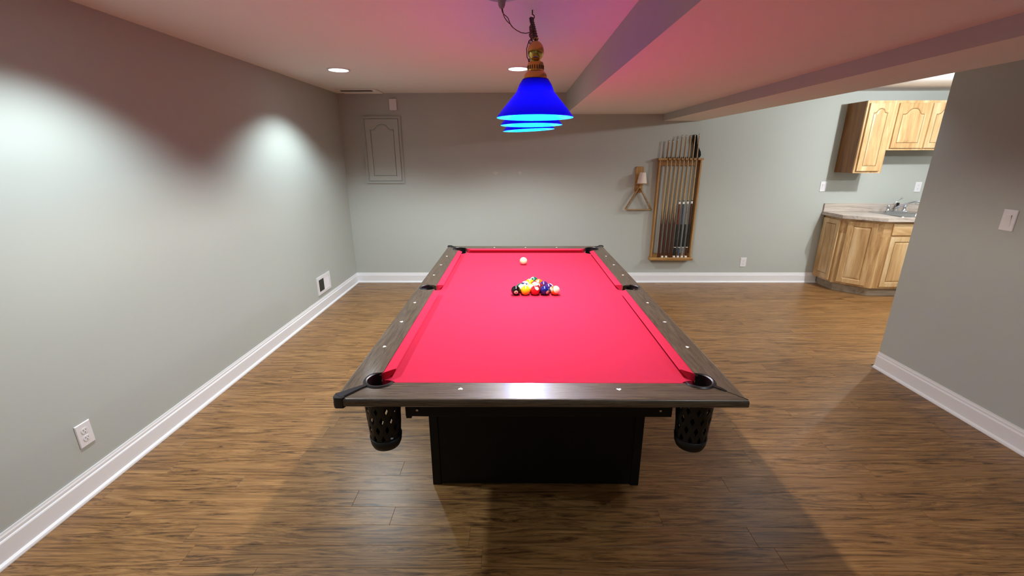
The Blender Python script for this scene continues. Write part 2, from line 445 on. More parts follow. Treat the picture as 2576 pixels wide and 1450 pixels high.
for sx in (-1, 1):
    for sy in (-1, 1):
        C_ = corner_arc(sx, sy, 'y')
        c = (sx*SPX, 0); rr = .052
        du = sx*(HX-RW)-c[0]; dv = sy*math.sqrt(rr*rr-du*du)
        a0 = math.atan2(dv, du); a1 = math.atan2(sy*g, sx*rr); d = (a1-a0+PI) % (2*PI)-PI
        poly = [(sx*HX, sy*HY)]+C_+arcpts(c, rr, a0, a0+d, 8)+[(sx*HX, sy*g)]
        rails[('y', sx, sy)] = obj('rail', railmesh(poly, 0), M_railY, tb)
# sights (card suits)
kinds = ['club', 'heart', 'diamond', 'spade']
def sight(parent, u, v, kind, rot):
    c, s = math.cos(rot), math.sin(rot)
    p = [(u+c*a-s*b, v+s*a+c*b) for a, b in suit(kind)]
    obj('sight', prism(B(), p, ZT-.001, ZT+.0005, fn=lambda a, b, w: T(a, b, w)), M_inlay, parent)
for sy in (-1, 1):
    for j, kd in zip((-1, 0, 1), ('spade', 'club', 'heart')):
        sight(rails[('x', sy)], j*.272, sy*(HY-.068), kd if sy < 0 else 'diamond', 0)
for sx in (-1, 1):
    for sy in (-1, 1):
        for j in (1, 2, 3):
            sight(rails[('y', sx, sy)], sx*(HX-.05), sy*(.285*j if sy < 0 else .285*j), kinds[(j+sx+sy) % 4], PI/2 if sx < 0 else -PI/2)
# cushions
def cushion(p0, p1, n, e0, e1):
    """along p0->p1 (table coords) at the wood edge, n inward; e0,e1 how far each nose end is cut back"""
    p0 = Vector(p0); p1 = Vector(p1); n = Vector(n); t = (p1-p0).normalized()
    prof = [(-.004, ZT-.004), (.004, ZT-.0005), (CW-.004, ZT-.0028), (CW, ZT-.006), (CW-.002, ZT-.009), (CW-.026, ZB+.001), (-.004, ZB+.001)]
    bm = B(); m = len(prof); rr = []
    L = (p1-p0).length
    for s in (0, 1):
        row = []
        for d, z in prof:
            k = max(d, 0)/CW
            q = (p0+t*(e0*k)) if s == 0 else (p1-t*(e1*k))
            q = q+n*d; row.append(bm.verts.new(T(q.x, q.y, z)))
        rr.append(row)
    a, b = rr
    for i in range(m): bm.faces.new((a[i], a[(i+1) % m], b[(i+1) % m], b[i]))
    bm.faces.new(a[::-1]); bm.faces.new(b)
    return bm
xi, yi = HX-RW, HY-RW
gx = .054; 
for sy in (-1, 1):
    cx = HX-CO[0]
    obj('cushion', cushion((-cx+gx, sy*yi), (cx-gx, sy*yi), (0, -sy), .042, .042), M_cloth, tb)
for sx in (-1, 1):
    for sy in (-1, 1):
        cy = HY-CO[1]
        obj('cushion', cushion((sx*xi, sy*.050), (sx*xi, sy*(cy-.052)), (-sx, 0), .014, .042), M_cloth, tb)
# pocket irons / leathers
def pocket(c, a0, a1, strap, ex=8, ro=.060, ri=.046):
    """C-shaped rim from angle a0 to a1 with a liner below; strap = list of (u,v,half width)"""
    bm = B(); n = 26; prof = [(ri+.001, ZT-.012), (ri, ZT+.002), (ri+.004, ZT+.005), (ro-.004, ZT+.005), (ro, ZT+.001), (ro-.003, ZT-.001), (ri+.006, ZT-.001), (ri+.006, ZT-.012)]
    rings = []
    for i in range(n+1):
        a = a0+(a1-a0)*i/n
        k = min(1, min(i, n-i)/3+.35)              # tips taper
        rings.append([bm.verts.new(T(c[0]+(ri+(r-ri)*k)*math.cos(a), c[1]+(ri+(r-ri)*k)*math.sin(a), z)) for r, z in prof])
    m = len(prof)
    for p, q in zip(rings, rings[1:]):
        for i in range(m): bm.faces.new((p[i], p[(i+1) % m], q[(i+1) % m], q[i]))
    bm.faces.new(rings[0][::-1]); bm.faces.new(rings[-1])
    o = obj('pocket_rim', bm, M_leather, tb, smooth='auto')
    bm = B(); ex = math.radians(ex); rings = []
    for i in range(n+1):
        a = a0-ex+(a1-a0+2*ex)*i/n
        rings.append([bm.verts.new(T(c[0]+r*math.cos(a), c[1]+r*math.sin(a), z)) for r, z in ((ri+.0012, ZT-.078), (ri+.0012, ZT-.006), (ri+.005, ZT-.006), (ri+.005, ZT-.078))])
    for p, q in zip(rings, rings[1:]):
        for i in range(4): bm.faces.new((p[i], p[(i+1) % 4], q[(i+1) % 4], q[i]))
    bm.faces.new(rings[0][::-1]); bm.faces.new(rings[-1])
    obj('liner', bm, M_net, o, smooth='auto')
    if strap:
        bm = B(); rr = []
        for i, (u, v, hw, z, th) in enumerate(strap):
            q = Vector(strap[min(i+1, len(strap)-1)][:2])-Vector(strap[max(i-1, 0)][:2])
            if q.length < 1e-5: q = Vector((u-c[0], v-c[1]))
            q.normalize(); pn = Vector((-q.y, q.x))
            rr.append([bm.verts.new(T(u+pn.x*hw*s, v+pn.y*hw*s, z+dz)) for s, dz in ((-1, 0), (-.8, th), (.8, th), (1, 0))])
        for p, q in zip(rr, rr[1:]):
            for i in range(4): bm.faces.new((p[i], p[(i+1) % 4], q[(i+1) % 4], q[i]))
        bm.faces.new(rr[0][::-1]); bm.faces.new(rr[-1])
        obj('strap', bm, M_leather, o, smooth='auto')
    # net basket: diagonal lattice
    zt, zb = ZT-.055, .553; cc = T(c[0], c[1])
    bm = B(); NA, NR = 11, 5; rg = []
    for j in range(NR+1):
        k = j/NR; z = zt+(zb-zt)*k; r = .067-.013*k
        rg.append([bm.verts.new((cc[0]+r*math.cos(2*PI*(i+.5*(j % 2))/NA), cc[1]+r*math.sin(2*PI*(i+.5*(j % 2))/NA), z)) for i in range(NA)])
    for j in range(NR-1):
        for i in range(NA):
            o2 = (j % 2)
            a = rg[j][i]; b = rg[j+1][(i-1+o2) % NA]; c2 = rg[j+2][i]; d2 = rg[j+1][(i+o2) % NA]
            bm.faces.new((a, b, c2, d2))
    for i in range(NA):          # half diamonds close the top and bottom rows
        bm.faces.new((rg[0][i], rg[1][i], rg[0][(i+1) % NA]))
        j = NR
        nb = rg[j-1]; o2 = (j-1) % 2
        bm.faces.new((rg[j][i], rg[j][(i+1) % NA], nb[(i+(0 if o2 else 1)) % NA] if not o2 else nb[i]))
    for f in [f for f in bm.faces if len(f.verts) == 4]:
        vs = list(f.verts); ce = f.calc_center_median()
        inn = [bm.verts.new(ce+(v.co-ce)*.46) for v in vs]
        for q in range(4): bm.faces.new((vs[q], vs[(q+1) % 4], inn[(q+1) % 4], inn[q]))
        bm.faces.remove(f)
    nt_ = obj('pocket_net', bm, M_net, tb)
    md = nt_.modifiers.new('t', 'SOLIDIFY'); md.thickness = .003
    bm = B(); X, Y = cc[0], cc[1]
    lathe(bm, [(.069, zt+.012), (.070, zt-.012), (.066, zt-.014), (.064, zt+.012), (.069, zt+.012)], (X, Y, 0), 28, cap0=False, cap1=False)
    obj('net_collar', bm, M_net, nt_, smooth='auto')
    bm = B(); lathe(bm, [(.0585, zb+.030), (.0555, zb+.004), (.049, zb-.012), (.032, zb-.022), (.001, zb-.026)], (X, Y, 0), 28, cap0=False)
    o3 = obj('net_bottom', bm, M_net, nt_, smooth=True)
    md = o3.modifiers.new('t', 'SOLIDIFY'); md.thickness = .003
    return o
for sx in (-1, 1):
    for sy in (-1, 1):
        c = (sx*(HX-CO[0]), sy*(HY-CO[1]))
        am = math.atan2(sy*CO[1], sx*CO[0])
        d = Vector((sx*CO[0], sy*CO[1])); L = d.length; d.normalize()
        P = lambda s: (c[0]+d.x*s, c[1]+d.y*s)
        if sy < 0 and sx < 0:      # near left: full leather strap down to the corner cap
            sp = [(*P(.050), .010, ZT-.002, .007), (*P(.075), .010, ZT-.0005, .006), (*P(.11), .015, ZT-.0005, .007), (*P(L-.018), .021, ZT-.0005, .007)]
        elif sy < 0:               # near right: short worn stub and a thin seam strip
            sp = [(*P(.050), .010, ZT-.002, .006), (*P(.08), .007, ZT-.0005, .005), (*P(.098), .005, ZT-.0005, .003), (*P(.10), .0018, ZT-.0005, .0012), (*P(L-.006), .0016, ZT-.0005, .0012)]
        else:
            sp = [(*P(.050), .016, ZT-.002, .006), (*P(.085), .017, ZT-.0005, .006), (*P(L-.016), .022, ZT-.0005, .006)]
        po = pocket(c, am-math.radians(116), am+math.radians(116), sp)
        if not (sy < 0 and sx > 0):      # black cap wrapped round the corner
            k_ = .030; e_ = .0025; cp = [(HX+e_, HY-k_), (HX+e_, HY-.006), (HX-.001, HY-.001), (HX-.006, HY+e_), (HX-k_, HY+e_), (HX-k_-.006, HY-.008), (HX-.020, HY-.020), (HX-.008, HY-k_-.006)]
            bm = prism(B(), [(sx*u, sy*v) for u, v in cp], ZT-.033, ZT+.0055, fn=lambda u, v, w: T(u, v, w))
            bmesh.ops.bevel(bm, geom=[e for e in bm.edges if abs(e.verts[0].co.z-e.verts[1].co.z) < 1e-5 and len(e.link_faces) == 2 and e.calc_face_angle(0) > 1], offset=.004, segments=2, affect='EDGES')
            obj('corner_cap', bm, M_leather, po, smooth='auto')
    pocket((sx*SPX, 0), (0 if sx > 0 else PI)-math.radians(88), (0 if sx > 0 else PI)+math.radians(88), None, ex=24, ro=.054, ri=.042)
# corner cap (near left has one, near right shows a bare joint)
# underside: slate frame, apron, bolts, pedestal
bm = B(); box(bm, TX-.585, TX+.585, TY-1.165+.14, TY+1.165-.14, ZB-.055, ZB-.031)
box(bm, TX-.50, TX+.50, TY-1.165, TY+1.165, ZB-.055, ZB-.031)
obj('slate_bed', bm, M_black, tb)
bm = B(); box(bm, TX-.482, TX+.482, TY-1.155, TY-1.115, .668, ZB-.0555, .001); box(bm, TX-.482, TX+.482, TY+1.115, TY+1.155, .668, ZB-.0555, .001)
box(bm, TX-.482, TX-.445, TY-1.115, TY+1.115, .668, ZB-.0555); box(bm, TX+.445, TX+.482, TY-1.115, TY+1.115, .668, ZB-.0555)
fr_ = obj('apron_frame', bm, M_black, tb)
for s in (-1, 1):
    bm = B(); cyl(bm, (TX+s*.438, TY-1.1555, .697), (TX+s*.438, TY-1.161, .697), .006, .0045, 10); obj('bolt', bm, M_steel, fr_, smooth='auto')
obj('frame_bracket', box(B(), TX-.481, TX-.462, TY-1.154, TY-1.12, .660, .668), M_black, fr_)
py0, py1 = 1.775, 3.26
obj('pedestal', box(B(), TX-.488, TX+.520, py0+.006, py1-.006, .006, ZB-.056), M_black, tb)
for (xa, xb) in ((TX-.496, TX-.455), (TX+.487, TX+.528)):
    obj('corner_trim', box(B(), xa, xb, py0, py0+.03, .0005, ZB-.056, .002), M_black, tb)
    obj('corner_trim', box(B(), xa, xb, py1-.03, py1, .0005, ZB-.056, .002), M_black, tb)

# ------------------------------------------------------------------ balls
RB = .0286
BC = {1: (250, 196, 20), 2: (22, 26, 110), 3: (214, 26, 34), 4: (70, 26, 96), 5: (238, 110, 20), 6: (16, 92, 60), 7: (120, 24, 36), 8: (8, 7, 8)}
def ballmat(n):
    c = lin(*BC[n if n < 9 else n-8]); m = mat('ball colour', c, .14, spec=.7)
    nt = m.node_tree; b = nt.nodes['Principled BSDF']; N = nt.nodes.new; L = nt.links.new
    tc = [q for q in nt.nodes if q.type == 'TEX_COORD'][0]
    sp = N('ShaderNodeSeparateXYZ'); L(tc.outputs['Object'], sp.inputs[0])
    white = lin(240, 228, 196)
    def mixin(fac, a, bcol):
        mx = N('ShaderNodeMix'); mx.data_type = 'RGBA'; L(fac, mx.inputs[0])
        if isinstance(a, tuple): mx.inputs[6].default_value = a
        else: L(a, mx.inputs[6])
        mx.inputs[7].default_value = bcol; return mx.outputs[2]
    out = c
    if n > 8:
        ab = N('ShaderNodeMath'); ab.operation = 'ABSOLUTE'; L(sp.outputs[2], ab.inputs[0])
        gt = N('ShaderNodeMath'); gt.operation = 'GREATER_THAN'; L(ab.outputs[0], gt.inputs[0]); gt.inputs[1].default_value = RB*.52
        out = mixin(gt.outputs[0], c, white)
    ax = N('ShaderNodeMath'); ax.operation = 'ABSOLUTE'; L(sp.outputs[0], ax.inputs[0])
    g2 = N('ShaderNodeMath'); g2.operation = 'GREATER_THAN'; L(ax.outputs[0], g2.inputs[0]); g2.inputs[1].default_value = RB*math.cos(math.radians(24))
    out = mixin(g2.outputs[0], out, white)
    L(out, b.inputs['Base Color']); return m
def ball(n, x, y, rot, label, numbered=True):
    bm = B(); bmesh.ops.create_uvsphere(bm, u_segments=32, v_segments=18, radius=RB)
    me = bpy.data.meshes.new('ball'); bm.to_mesh(me); bm.free(); me.shade_smooth()
    me.materials.append(ballmat(n) if n else mat('cue ball ivory', lin(246, 228, 178), .14, spec=.6))
    o = bpy.data.objects.new('pool_ball' if n else 'cue_ball', me); COL.objects.link(o); o.location = (x, y, ZB+RB)
    if len(rot) == 4: R3 = Vector((0, 0, 1)).rotation_difference(Vector(rot[:3])).to_matrix() @ Matrix.Rotation(math.radians(rot[3]), 3, 'Z')
    else: R3 = Euler([math.radians(a) for a in rot]).to_matrix()
    o.rotation_euler = R3.to_euler()
    tag(o, label, 'ball', 'pool balls on the table' if n else None)
    if n:
        cu = bpy.data.curves.new('t', 'FONT'); cu.body = str(n); cu.size = RB*.62; cu.align_x = 'CENTER'; cu.align_y = 'CENTER'
        to = bpy.data.objects.new('t', cu); COL.objects.link(to); bpy.context.view_layer.update()
        nm = bpy.data.meshes.new_from_object(to.evaluated_get(bpy.context.evaluated_depsgraph_get()))
        bpy.data.objects.remove(to); 
        b2 = B(); b2.from_mesh(nm)
        bmesh.ops.subdivide_edges(b2, edges=b2.edges, cuts=1)
        for v in b2.verts:
            p = Vector((RB, v.co.x, v.co.y)); p.normalize(); v.co = p*(RB+.00025)
        nm2 = bpy.data.meshes.new('number'); b2.to_mesh(nm2); b2.free(); nm2.materials.append(M_slot)
        no = bpy.data.objects.new('number', nm2); COL.objects.link(no); no.parent = o
    return o
rows = [  # front row first (nearest the camera), each from left to right: (number, rotation, label)
 [(8, (0, 8, -86), 'black ball with a white number circle, left end of the front row of the rack'),
  (1, (20, -35, 150), 'plain yellow ball, second in the front row of the rack beside the black ball'),
  (3, (0, 40, 120), 'plain bright red ball in the middle of the front row of the rack'),
  (2, (0, 12, -52), 'dark navy ball, fourth in the front row beside the red ball'),
  (13, (.50, -.70, .50, 200), 'white ball with an orange band, right end of the front row of the rack')],
 [(14, (78, 10, 20), 'mostly white striped ball behind the black and yellow balls'),
  (9, (0, 50, 10), 'yellow striped ball behind the yellow and red balls'),
  (11, (60, 30, 160), 'red striped ball behind the red and navy balls'),
  (12, (62, 8, 120), 'white striped ball behind the navy and orange banded balls')],
 [(10, (10, 20, 80), 'blue striped ball, left end of the third row of the rack'),
  (15, (30, 10, 10), 'maroon striped ball in the middle of the third row of the rack'),
  (4, (0, -20, 20), 'plain purple ball, right end of the third row of the rack')],
 [(9, (0, 90, 40), 'pale yellow ball, left of the two balls behind the apex ball'),
  (5, (0, 30, 60), 'orange ball, right of the two balls next to the apex ball')],
 [(6, (0, 60, 0), 'dark green ball at the far tip of the rack')]]
rows[3][0] = (1, (0, 90, 40), 'bright yellow ball, left of the two balls next to the far tip of the rack')
rows[0][1] = (1, (20, -35, 150), 'plain yellow ball, second in the front row of the rack beside the black ball')
rows[1][1] = (9, (80, 50, 10), 'pale ball with a yellow band behind the yellow and red balls')
rows[1][2] = (7, (0, 60, 10), 'maroon ball behind the red and navy balls')
rows[2][1] = (11, (80, 10, 10), 'white ball with a red band in the middle of the third row')
pit = .0574
x0 = .113
for j, rw_ in enumerate(rows):
    for i, (n, rot, lab) in enumerate(rw_):
        xx = x0+(i-(len(rw_)-1)/2)*pit; yy = 2.468+j*pit*.8665
        if j == 0 and i == 4: xx += .005; yy += .001
        if j == 0 and i == 0: xx -= .001
        ball(n, xx, yy, rot, lab)
ball(0, .055, 3.225, (0, 0, 0), 'plain ivory white cue ball alone near the far end of the red cloth')

# ------------------------------------------------------------------ pendant lamp
LX, LY = .080, 2.46
SP = .47
lp = emptyobj('pendant_lamp', (LX, LY, ZC), 'brass billiard lamp with three lit blue glass shades hanging on a chain over the table', 'lamp')
bm = B(); cyl(bm, (LX, LY, ZC), (LX, LY, ZC-.02), .003, n=8)
tube(bm, [(LX+.010*math.cos(a), LY, ZC-.030+.010*math.sin(a)) for a in [PI/2-i*PI*1.5/10 for i in range(11)]], .0025, 8)
obj('ceiling_hook', bm, M_bronze, lp)
ZBAR = 1.985
obj('bar', cyl(B(), (LX, LY-SP, ZBAR), (LX, LY+SP, ZBAR), .0095, n=16), M_brass, lp, smooth='auto')
for s in (-1, 1):
    # chain: links alternately turned, from the hook to the end of the bar
    a = Vector((LX+s*.0015-.004, LY, ZC-.036)); b = Vector((LX, LY+s*(SP-.0), ZBAR+.045))
    d = (b-a); n = int(d.length/.026); d.normalize(); bm = B()
    side = d.cross(Vector((1, 0, 0))).normalized()
    for i in range(n):
        c = a+d*(d.length*0+(b-a).length*(i+.5)/n)
        ax_ = Vector((1, 0, 0)) if i % 2 else side
        w_ = d.cross(ax_).normalized()
        tube(bm, [c+d*.019*math.cos(t)+w_*.0095*math.sin(t) for t in [2*PI*q/12 for q in range(12)]], .0026, 6, True)
    obj('chain', bm, M_bronze, lp, smooth=True)
    y = LY+s*SP
    obj('ball_finial', lathe(B(), [(.001, -.036)]+[(.0335*math.sin(t), -.0385*math.cos(t)) for t in [PI*i/16 for i in range(1, 16)]]+[(.001, .0385)], (LX, y, ZBAR+.002), 28), M_brass, lp, smooth=True)
    obj('chain_loop', torus(B(), (LX, y, ZBAR+.045), .007, .002, (0, 1, 0)), M_brass, lp, smooth=True)
for k in (-1, 0, 1):
    y = LY+k*SP; zb = 1.7305; tx = 0
    prof = [(.054, .151), (.0575, .146), (.068, .130), (.0745, .115), (.0785, .104), (.083, .098), (.104, .074), (.133, .041), (.160, .008), (.1625, .003), (.1635, 0)]
    bm = B(); lathe(bm, [(r, zb+z) for r, z in prof], (LX, y, 0), 56, cap0=False, cap1=False)
    tilt = {-1: (0, .0), 0: (0, 0.006), 1: (0, .045)}[k]
    if tilt[1]:
        for v in bm.verts:
            v.co.z += -(v.co.x-LX)*-tilt[1]*1.0
    sh = obj('shade', bm, M_shade, lp, smooth=True)
    # brass fitter (neck, slotted gallery, cap)
    pf = [(.0535, zb+.146), (.0535, zb+.1515), (.0485, zb+.154), (.0475, zb+.166), (.041, zb+.176), (.0345, zb+.181), (.0340, zb+.206), (.031, zb+.214), (.018, zb+.222), (.011, zb+.226), (.011, ZBAR-.004)]
    f_ = obj('fitter', lathe(B(), pf, (LX, y, 0), 36, cap0=False), M_brass, sh, smooth='auto')
    bm = B()
    for q in range(22):
        a = 2*PI*q/22; c = Vector((LX+.0343*math.cos(a), y+.0343*math.sin(a), zb+.194))
        t = Vector((-math.sin(a), math.cos(a), 0)); r_ = Vector((math.cos(a), math.sin(a), 0))
        vs = [bm.verts.new(c+t*s1*.0018+r_*s2*.0008+Vector((0, 0, s3*.007))) for s1 in (-1, 1) for s2 in (-1, 1) for s3 in (-1, 1)]
        for f in ((0, 1, 3, 2), (4, 6, 7, 5), (0, 4, 5, 1), (2, 3, 7, 6), (0, 2, 6, 4), (1, 5, 7, 3)): bm.faces.new([vs[i] for i in f])
    obj('fitter_slot', bm, M_slot, sh, kind='stuff')
    bz = zb+.075
    bm = B(); lathe(bm, [(.001, bz-.033)]+[(.03*math.sin(t), bz-.03*math.cos(t)) for t in [PI*i/12 for i in range(1, 10)]]+[(.014, bz+.045), (.014, bz+.06)], (LX, y, 0), 20)
    bo = obj('bulb', bm, M_bulb, sh, smooth=True)
    bo.visible_shadow = True
    l = bpy.data.lights.new('bulb light', 'POINT'); l.energy = BULB_W; l.color = BULB_C; l.shadow_soft_size = .02
    for (dz, dx) in ((-.045, 0),):
        o = bpy.data.objects.new('bulb_light', l); COL.objects.link(o); o.location = (LX, y, bz+dz)
# supply cord: two loose strands from the adapter, swagged to the chain, then down to the front finial
def strand(ph, amp):
    key = [(-.066, 2.235, 2.213), (-.062, 2.24, 2.20), (-.05, 2.25, 2.183), (-.034, 2.262, 2.165), (-.018, 2.28, 2.148), (0, 2.29, 2.138), (.022, 2.30, 2.130), (.045, 2.305, 2.128), (.066, 2.31, 2.134), (.073, 2.29, 2.15)]
    pts = []
    for i in range(len(key)-1):
        for s in range(6):
            k = s/6; p = Vector(key[i]).lerp(Vector(key[i+1]), k); u = (i+k)/(len(key)-1)
            w_ = amp*math.sin(PI*min(1, u*2.2))*(1 if u < .45 else .25)
            pts.append(p+Vector((w_*math.cos(u*14+ph), 0, w_*math.sin(u*14+ph))))
    a = Vector((LX-.008, 2.29, 2.15)); b = Vector((LX-.01, LY-SP+.01, ZBAR+.05))
    for i in range(40):
        k = i/39; p = a.lerp(b, k); pts.append(p+Vector((.011*math.cos(k*20+ph), 0, .009*math.sin(k*20+ph))))
    c = [(LX-.028, LY-SP-.004, ZBAR+.04), (LX-.038, LY-SP-.004, ZBAR+.01), (LX-.036, LY-SP-.002, ZBAR-.02), (LX-.02, LY-SP, ZBAR-.045)]
    return pts+[Vector(q) for q in c] if ph == 0 else pts
bm = B(); tube(bm, strand(0, .006), .0019, 6); tube(bm, strand(PI, .006), .0019, 6)
obj('supply_cord', bm, M_cord, lp, smooth=True)

# ------------------------------------------------------------------ doors with raised panels
def ringpts(w, h, ins, arch, rise=.05, top_extra=0):
    """closed outline inset from w x h; arch gives the cathedral top"""
    x0, x1, z0, z1 = ins, w-ins, ins, h-ins
    pts = [(x0, z0)]
    for i in range(1, 5): pts.append((x0+(x1-x0)*i/4, z0))
    pts.append((x1, (z0+z1)/2))
    n = 24; top = []
    for i in range(n+1):
        k = i/n; x = x1+(x0-x1)*k
        if arch:
            q = abs(k-.5)*2                         # 0 at crown, 1 at sides
            s = rise*(0 if q > .80 else (.49*(1-(q-.5)/.3)**2 if q > .5 else .35+.65*math.sqrt(1-(q/.5)**2*.95)))
            z = z1-rise+s
        else: z = z1
        top.append((x, z))
    return pts+top+[(x0, (z0+z1)/2)]
def door(parent, P, u, n, w, h, arch, m=None, t=.019, fw=.055, name='door', label=None, panel=True, cap=.03):
    P = Vector(P); u = Vector(u).normalized(); n = Vector(n).normalized(); m = m or M_cab
    f = lambda a, b, c: P+u*a+Vector((0, 0, 1))*b+n*c
    outer = []
    inner = ringpts(w, h, fw, arch, rise=min(.06, w*.17))
    for (a, b) in inner:          # project inner outline onto the outer rectangle
        outer.append((0 if abs(a-fw) < 1e-6 else (w if abs(a-(w-fw)) < 1e-6 else a), 0 if abs(b-fw) < 1e-6 else (h if b > h/2+.02 else b)))
    # fix the corners of the outer loop
    outer = [((0 if i == 0 else (w if i == 4 else p[0])), p[1]) for i, p in enumerate(outer)]
    def R(pts, c): return [f(a, b, c) for a, b in pts]
    inn2 = ringpts(w, h, fw+.007, arch, rise=min(.06, w*.17))
    bm = B()
    L0 = [bm.verts.new(p) for p in R(outer, 0)]; L1 = [bm.verts.new(p) for p in R(outer, t-.002)]
    sh = [((a-w/2)*(1-.004/w)+w/2, (b-h/2)*(1-.004/h)+h/2) for a, b in outer]
    L2 = [bm.verts.new(p) for p in R(sh, t)]
    L3 = [bm.verts.new(p) for p in R(inner, t)]; L4 = [bm.verts.new(p) for p in R(inn2, t-.006)]
    L5 = [bm.verts.new(p) for p in R(inn2, 0)]
    k = len(L0)
    for a, b in ((L0, L1), (L1, L2), (L2, L3), (L3, L4), (L4, L5)):
        for i in range(k): bm.faces.new((a[i], a[(i+1) % k], b[(i+1) % k], b[i]))
    for i in range(k): bm.faces.new((L5[i], L5[(i+1) % k], L0[(i+1) % k], L0[i]))
    d = obj(name, bm, m, parent)
    if label: d['label'] = label
    if panel:
        bm = B(); rs = []
        for ins, c in ((fw+.0065, t-.0063), (fw+.010, t-.0063), (fw+.0115, t-.0045), (fw+cap, t-.0010)):
            rs.append([bm.verts.new(f(a, b, c)) for a, b in ringpts(w, h, ins, arch, rise=min(.06, w*.17))])
        for a, b in zip(rs, rs[1:]):
            for i in range(k): bm.faces.new((a[i], a[(i+1) % k], b[(i+1) % k], b[i]))
        bm.faces.new(rs[-1]); bm.faces.new(rs[0][::-1])
        obj('panel', bm, m, d)
    return d
# access panel painted like the wall
ap = emptyobj('access_panel', (-1.583, YF, 1.64), 'wall-coloured access panel, a framed cathedral-arch cabinet door set in the far wall', 'access panel')
bm = B(); fx0, fx1, fz0, fz1 = -1.812, -1.352, 1.254, 2.024
def frame(bm, x0, x1, z0, z1, wd, y0, y1):
    prism(bm, [(x0, z0), (x1, z0), (x1, z1), (x0, z1)], y0, y1, holes=[[(x0+wd, z0+wd), (x0+wd, z1-wd), (x1-wd, z1-wd), (x1-wd, z0+wd)]], fn=lambda a, b, c: (a, c, b))
frame(bm, fx0, fx1, fz0, fz1, .030, YF-.012, YF-.0005); frame(bm, fx0+.006, fx1-.006, fz0+.006, fz1-.006, .012, YF-.018, YF-.011)
obj('frame', bm, M_wall, ap)
door(ap, (fx0+.034, YF-.001, fz0+.034), (1, 0, 0), (0, -1, 0), fx1-fx0-.068, fz1-fz0-.068, True, M_wall, .016, .052)

# ------------------------------------------------------------------ wall plates
def plate_frame(P, u, n): 
    P = Vector(P); u = Vector(u); n = Vector(n)
    return lambda a, b, c: P+u*a+Vector((0, 0, 1))*b+n*c
def rbox(bm, f, a0, a1, b0, b1, c0, c1, bev=.0):
    vs = []
    def ring(a0, a1, b0, b1, c): return [bm.verts.new(f(a, b, c)) for a, b in ((a0, b0), (a1, b0), (a1, b1), (a0, b1))]
    r = [ring(a0, a1, b0, b1, c0), ring(a0, a1, b0, b1, c1-bev)]
    if bev: r.append(ring(a0+bev, a1-bev, b0+bev, b1-bev, c1))
    for p, q in zip(r, r[1:]):
        for i in range(4): bm.faces.new((p[i], p[(i+1) % 4], q[(i+1) % 4], q[i]))
    bm.faces.new(r[0][::-1]); bm.faces.new(r[-1])
def outlet(P, u, n, label, w=.074, h=.118, cat='outlet'):
    f = plate_frame(P, u, n); t = emptyobj('wall_outlet', P, label, cat, 'wall outlets')
    bm = B(); rbox(bm, f, -w/2, w/2, -h/2, h/2, .0005, .0065, .003); obj('face_plate', bm, M_plate, t)
    for s in (-1, 1):
        bm = B(); pts = [(math.cos(a)*.0165, s*.0195+max(-.0135, min(.0135, math.sin(a)*.0165))) for a in [2*PI*i/20 for i in range(20)]]
        prism(bm, pts, .006, .0085, fn=f); ro = obj('receptacle', bm, M_plate, t)
        bm = B()
        for dx, hh in ((-.0062, .0042), (.0062, .0036)): rbox(bm, f, dx-.0012, dx+.0012, s*.0195+.002-hh+.002, s*.0195+.002+hh, .008, .0088)
        prism(bm, [(math.cos(a)*.0024, s*.0195-.008+math.sin(a)*.0024) for a in [2*PI*i/8 for i in range(8)]], .008, .0088, fn=f)
        obj('slot', bm, M_slot, ro)
    return t
outlet((XL, 1.752, .306), (0, 1, 0), (1, 0, 0), 'white duplex outlet low on the left wall near the camera')
outlet((2.893, YF, .267), (1, 0, 0), (0, -1, 0), 'white duplex outlet low on the far wall, right of the cue rack')
def switch(P, u, n, label, w=.074, h=.118):
    f = plate_frame(P, u, n); t = emptyobj('light_switch', P, label, 'switch', 'light switches')
    bm = B(); rbox(bm, f, -w/2, w/2, -h/2, h/2, .0005, .0065, .003); obj('face_plate', bm, M_plate, t)
    bm = B(); rbox(bm, f, -.0165, .0165, -.033, .033, .006, .0075, .0005)
    v = [bm.verts.new(f(a, b, c)) for a, b, c in ((-.014, -.030, .007), (.014, -.030, .007), (.014, 0.0, .0085), (-.014, 0.0, .0085), (-.014, .030, .012), (.014, .030, .012), (-.014, .030, .007), (.014, .030, .007))]
    for q in ((0, 1, 2, 3), (3, 2, 5, 4), (4, 5, 7, 6)): bm.faces.new([v[i] for i in q])
    obj('rocker', bm, M_plate, t); return t
switch((XR, 2.470, 1.218), (0, -1, 0), (-1, 0, 0), 'white rocker switch plate on the right wall near the camera')
switch((3.712, YF, 1.208), (1, 0, 0), (0, -1, 0), 'white switch plate on the far wall below and left of the upper cabinets')
outlet((4.85, YF, 1.20), (1, 0, 0), (0, -1, 0), 'white outlet on the kitchen wall above the sink, half hidden by the right wall')
# chime box
ch = obj('door_chime', box(B(), -1.468, -1.385, YF-.022, YF-.0005, 2.084, 2.206, .004, 2), M_plate); tag(ch, 'small blank white box high on the far wall above the access panel', 'door chime')
# filler patches
for x, w_, lab in ((-.249, .030, 'fainter whitish filler patch on the far wall, left one of two'), (.044, .022, 'brighter whitish filler patch on the far wall, right one of two')):
    bm = B(); pts = [(x+w_*(1+.25*math.sin(3*a))*math.cos(a), 1.376+.016*(1+.2*math.cos(4*a))*math.sin(a)) for a in [2*PI*i/18 for i in range(18)]]
    prism(bm, pts, YF-.0008, YF-.0002, fn=lambda a, b, c: (a, c, b)); tag(obj('wall_patch', bm, M_patch), lab, 'patch', 'filler patches on the far wall')
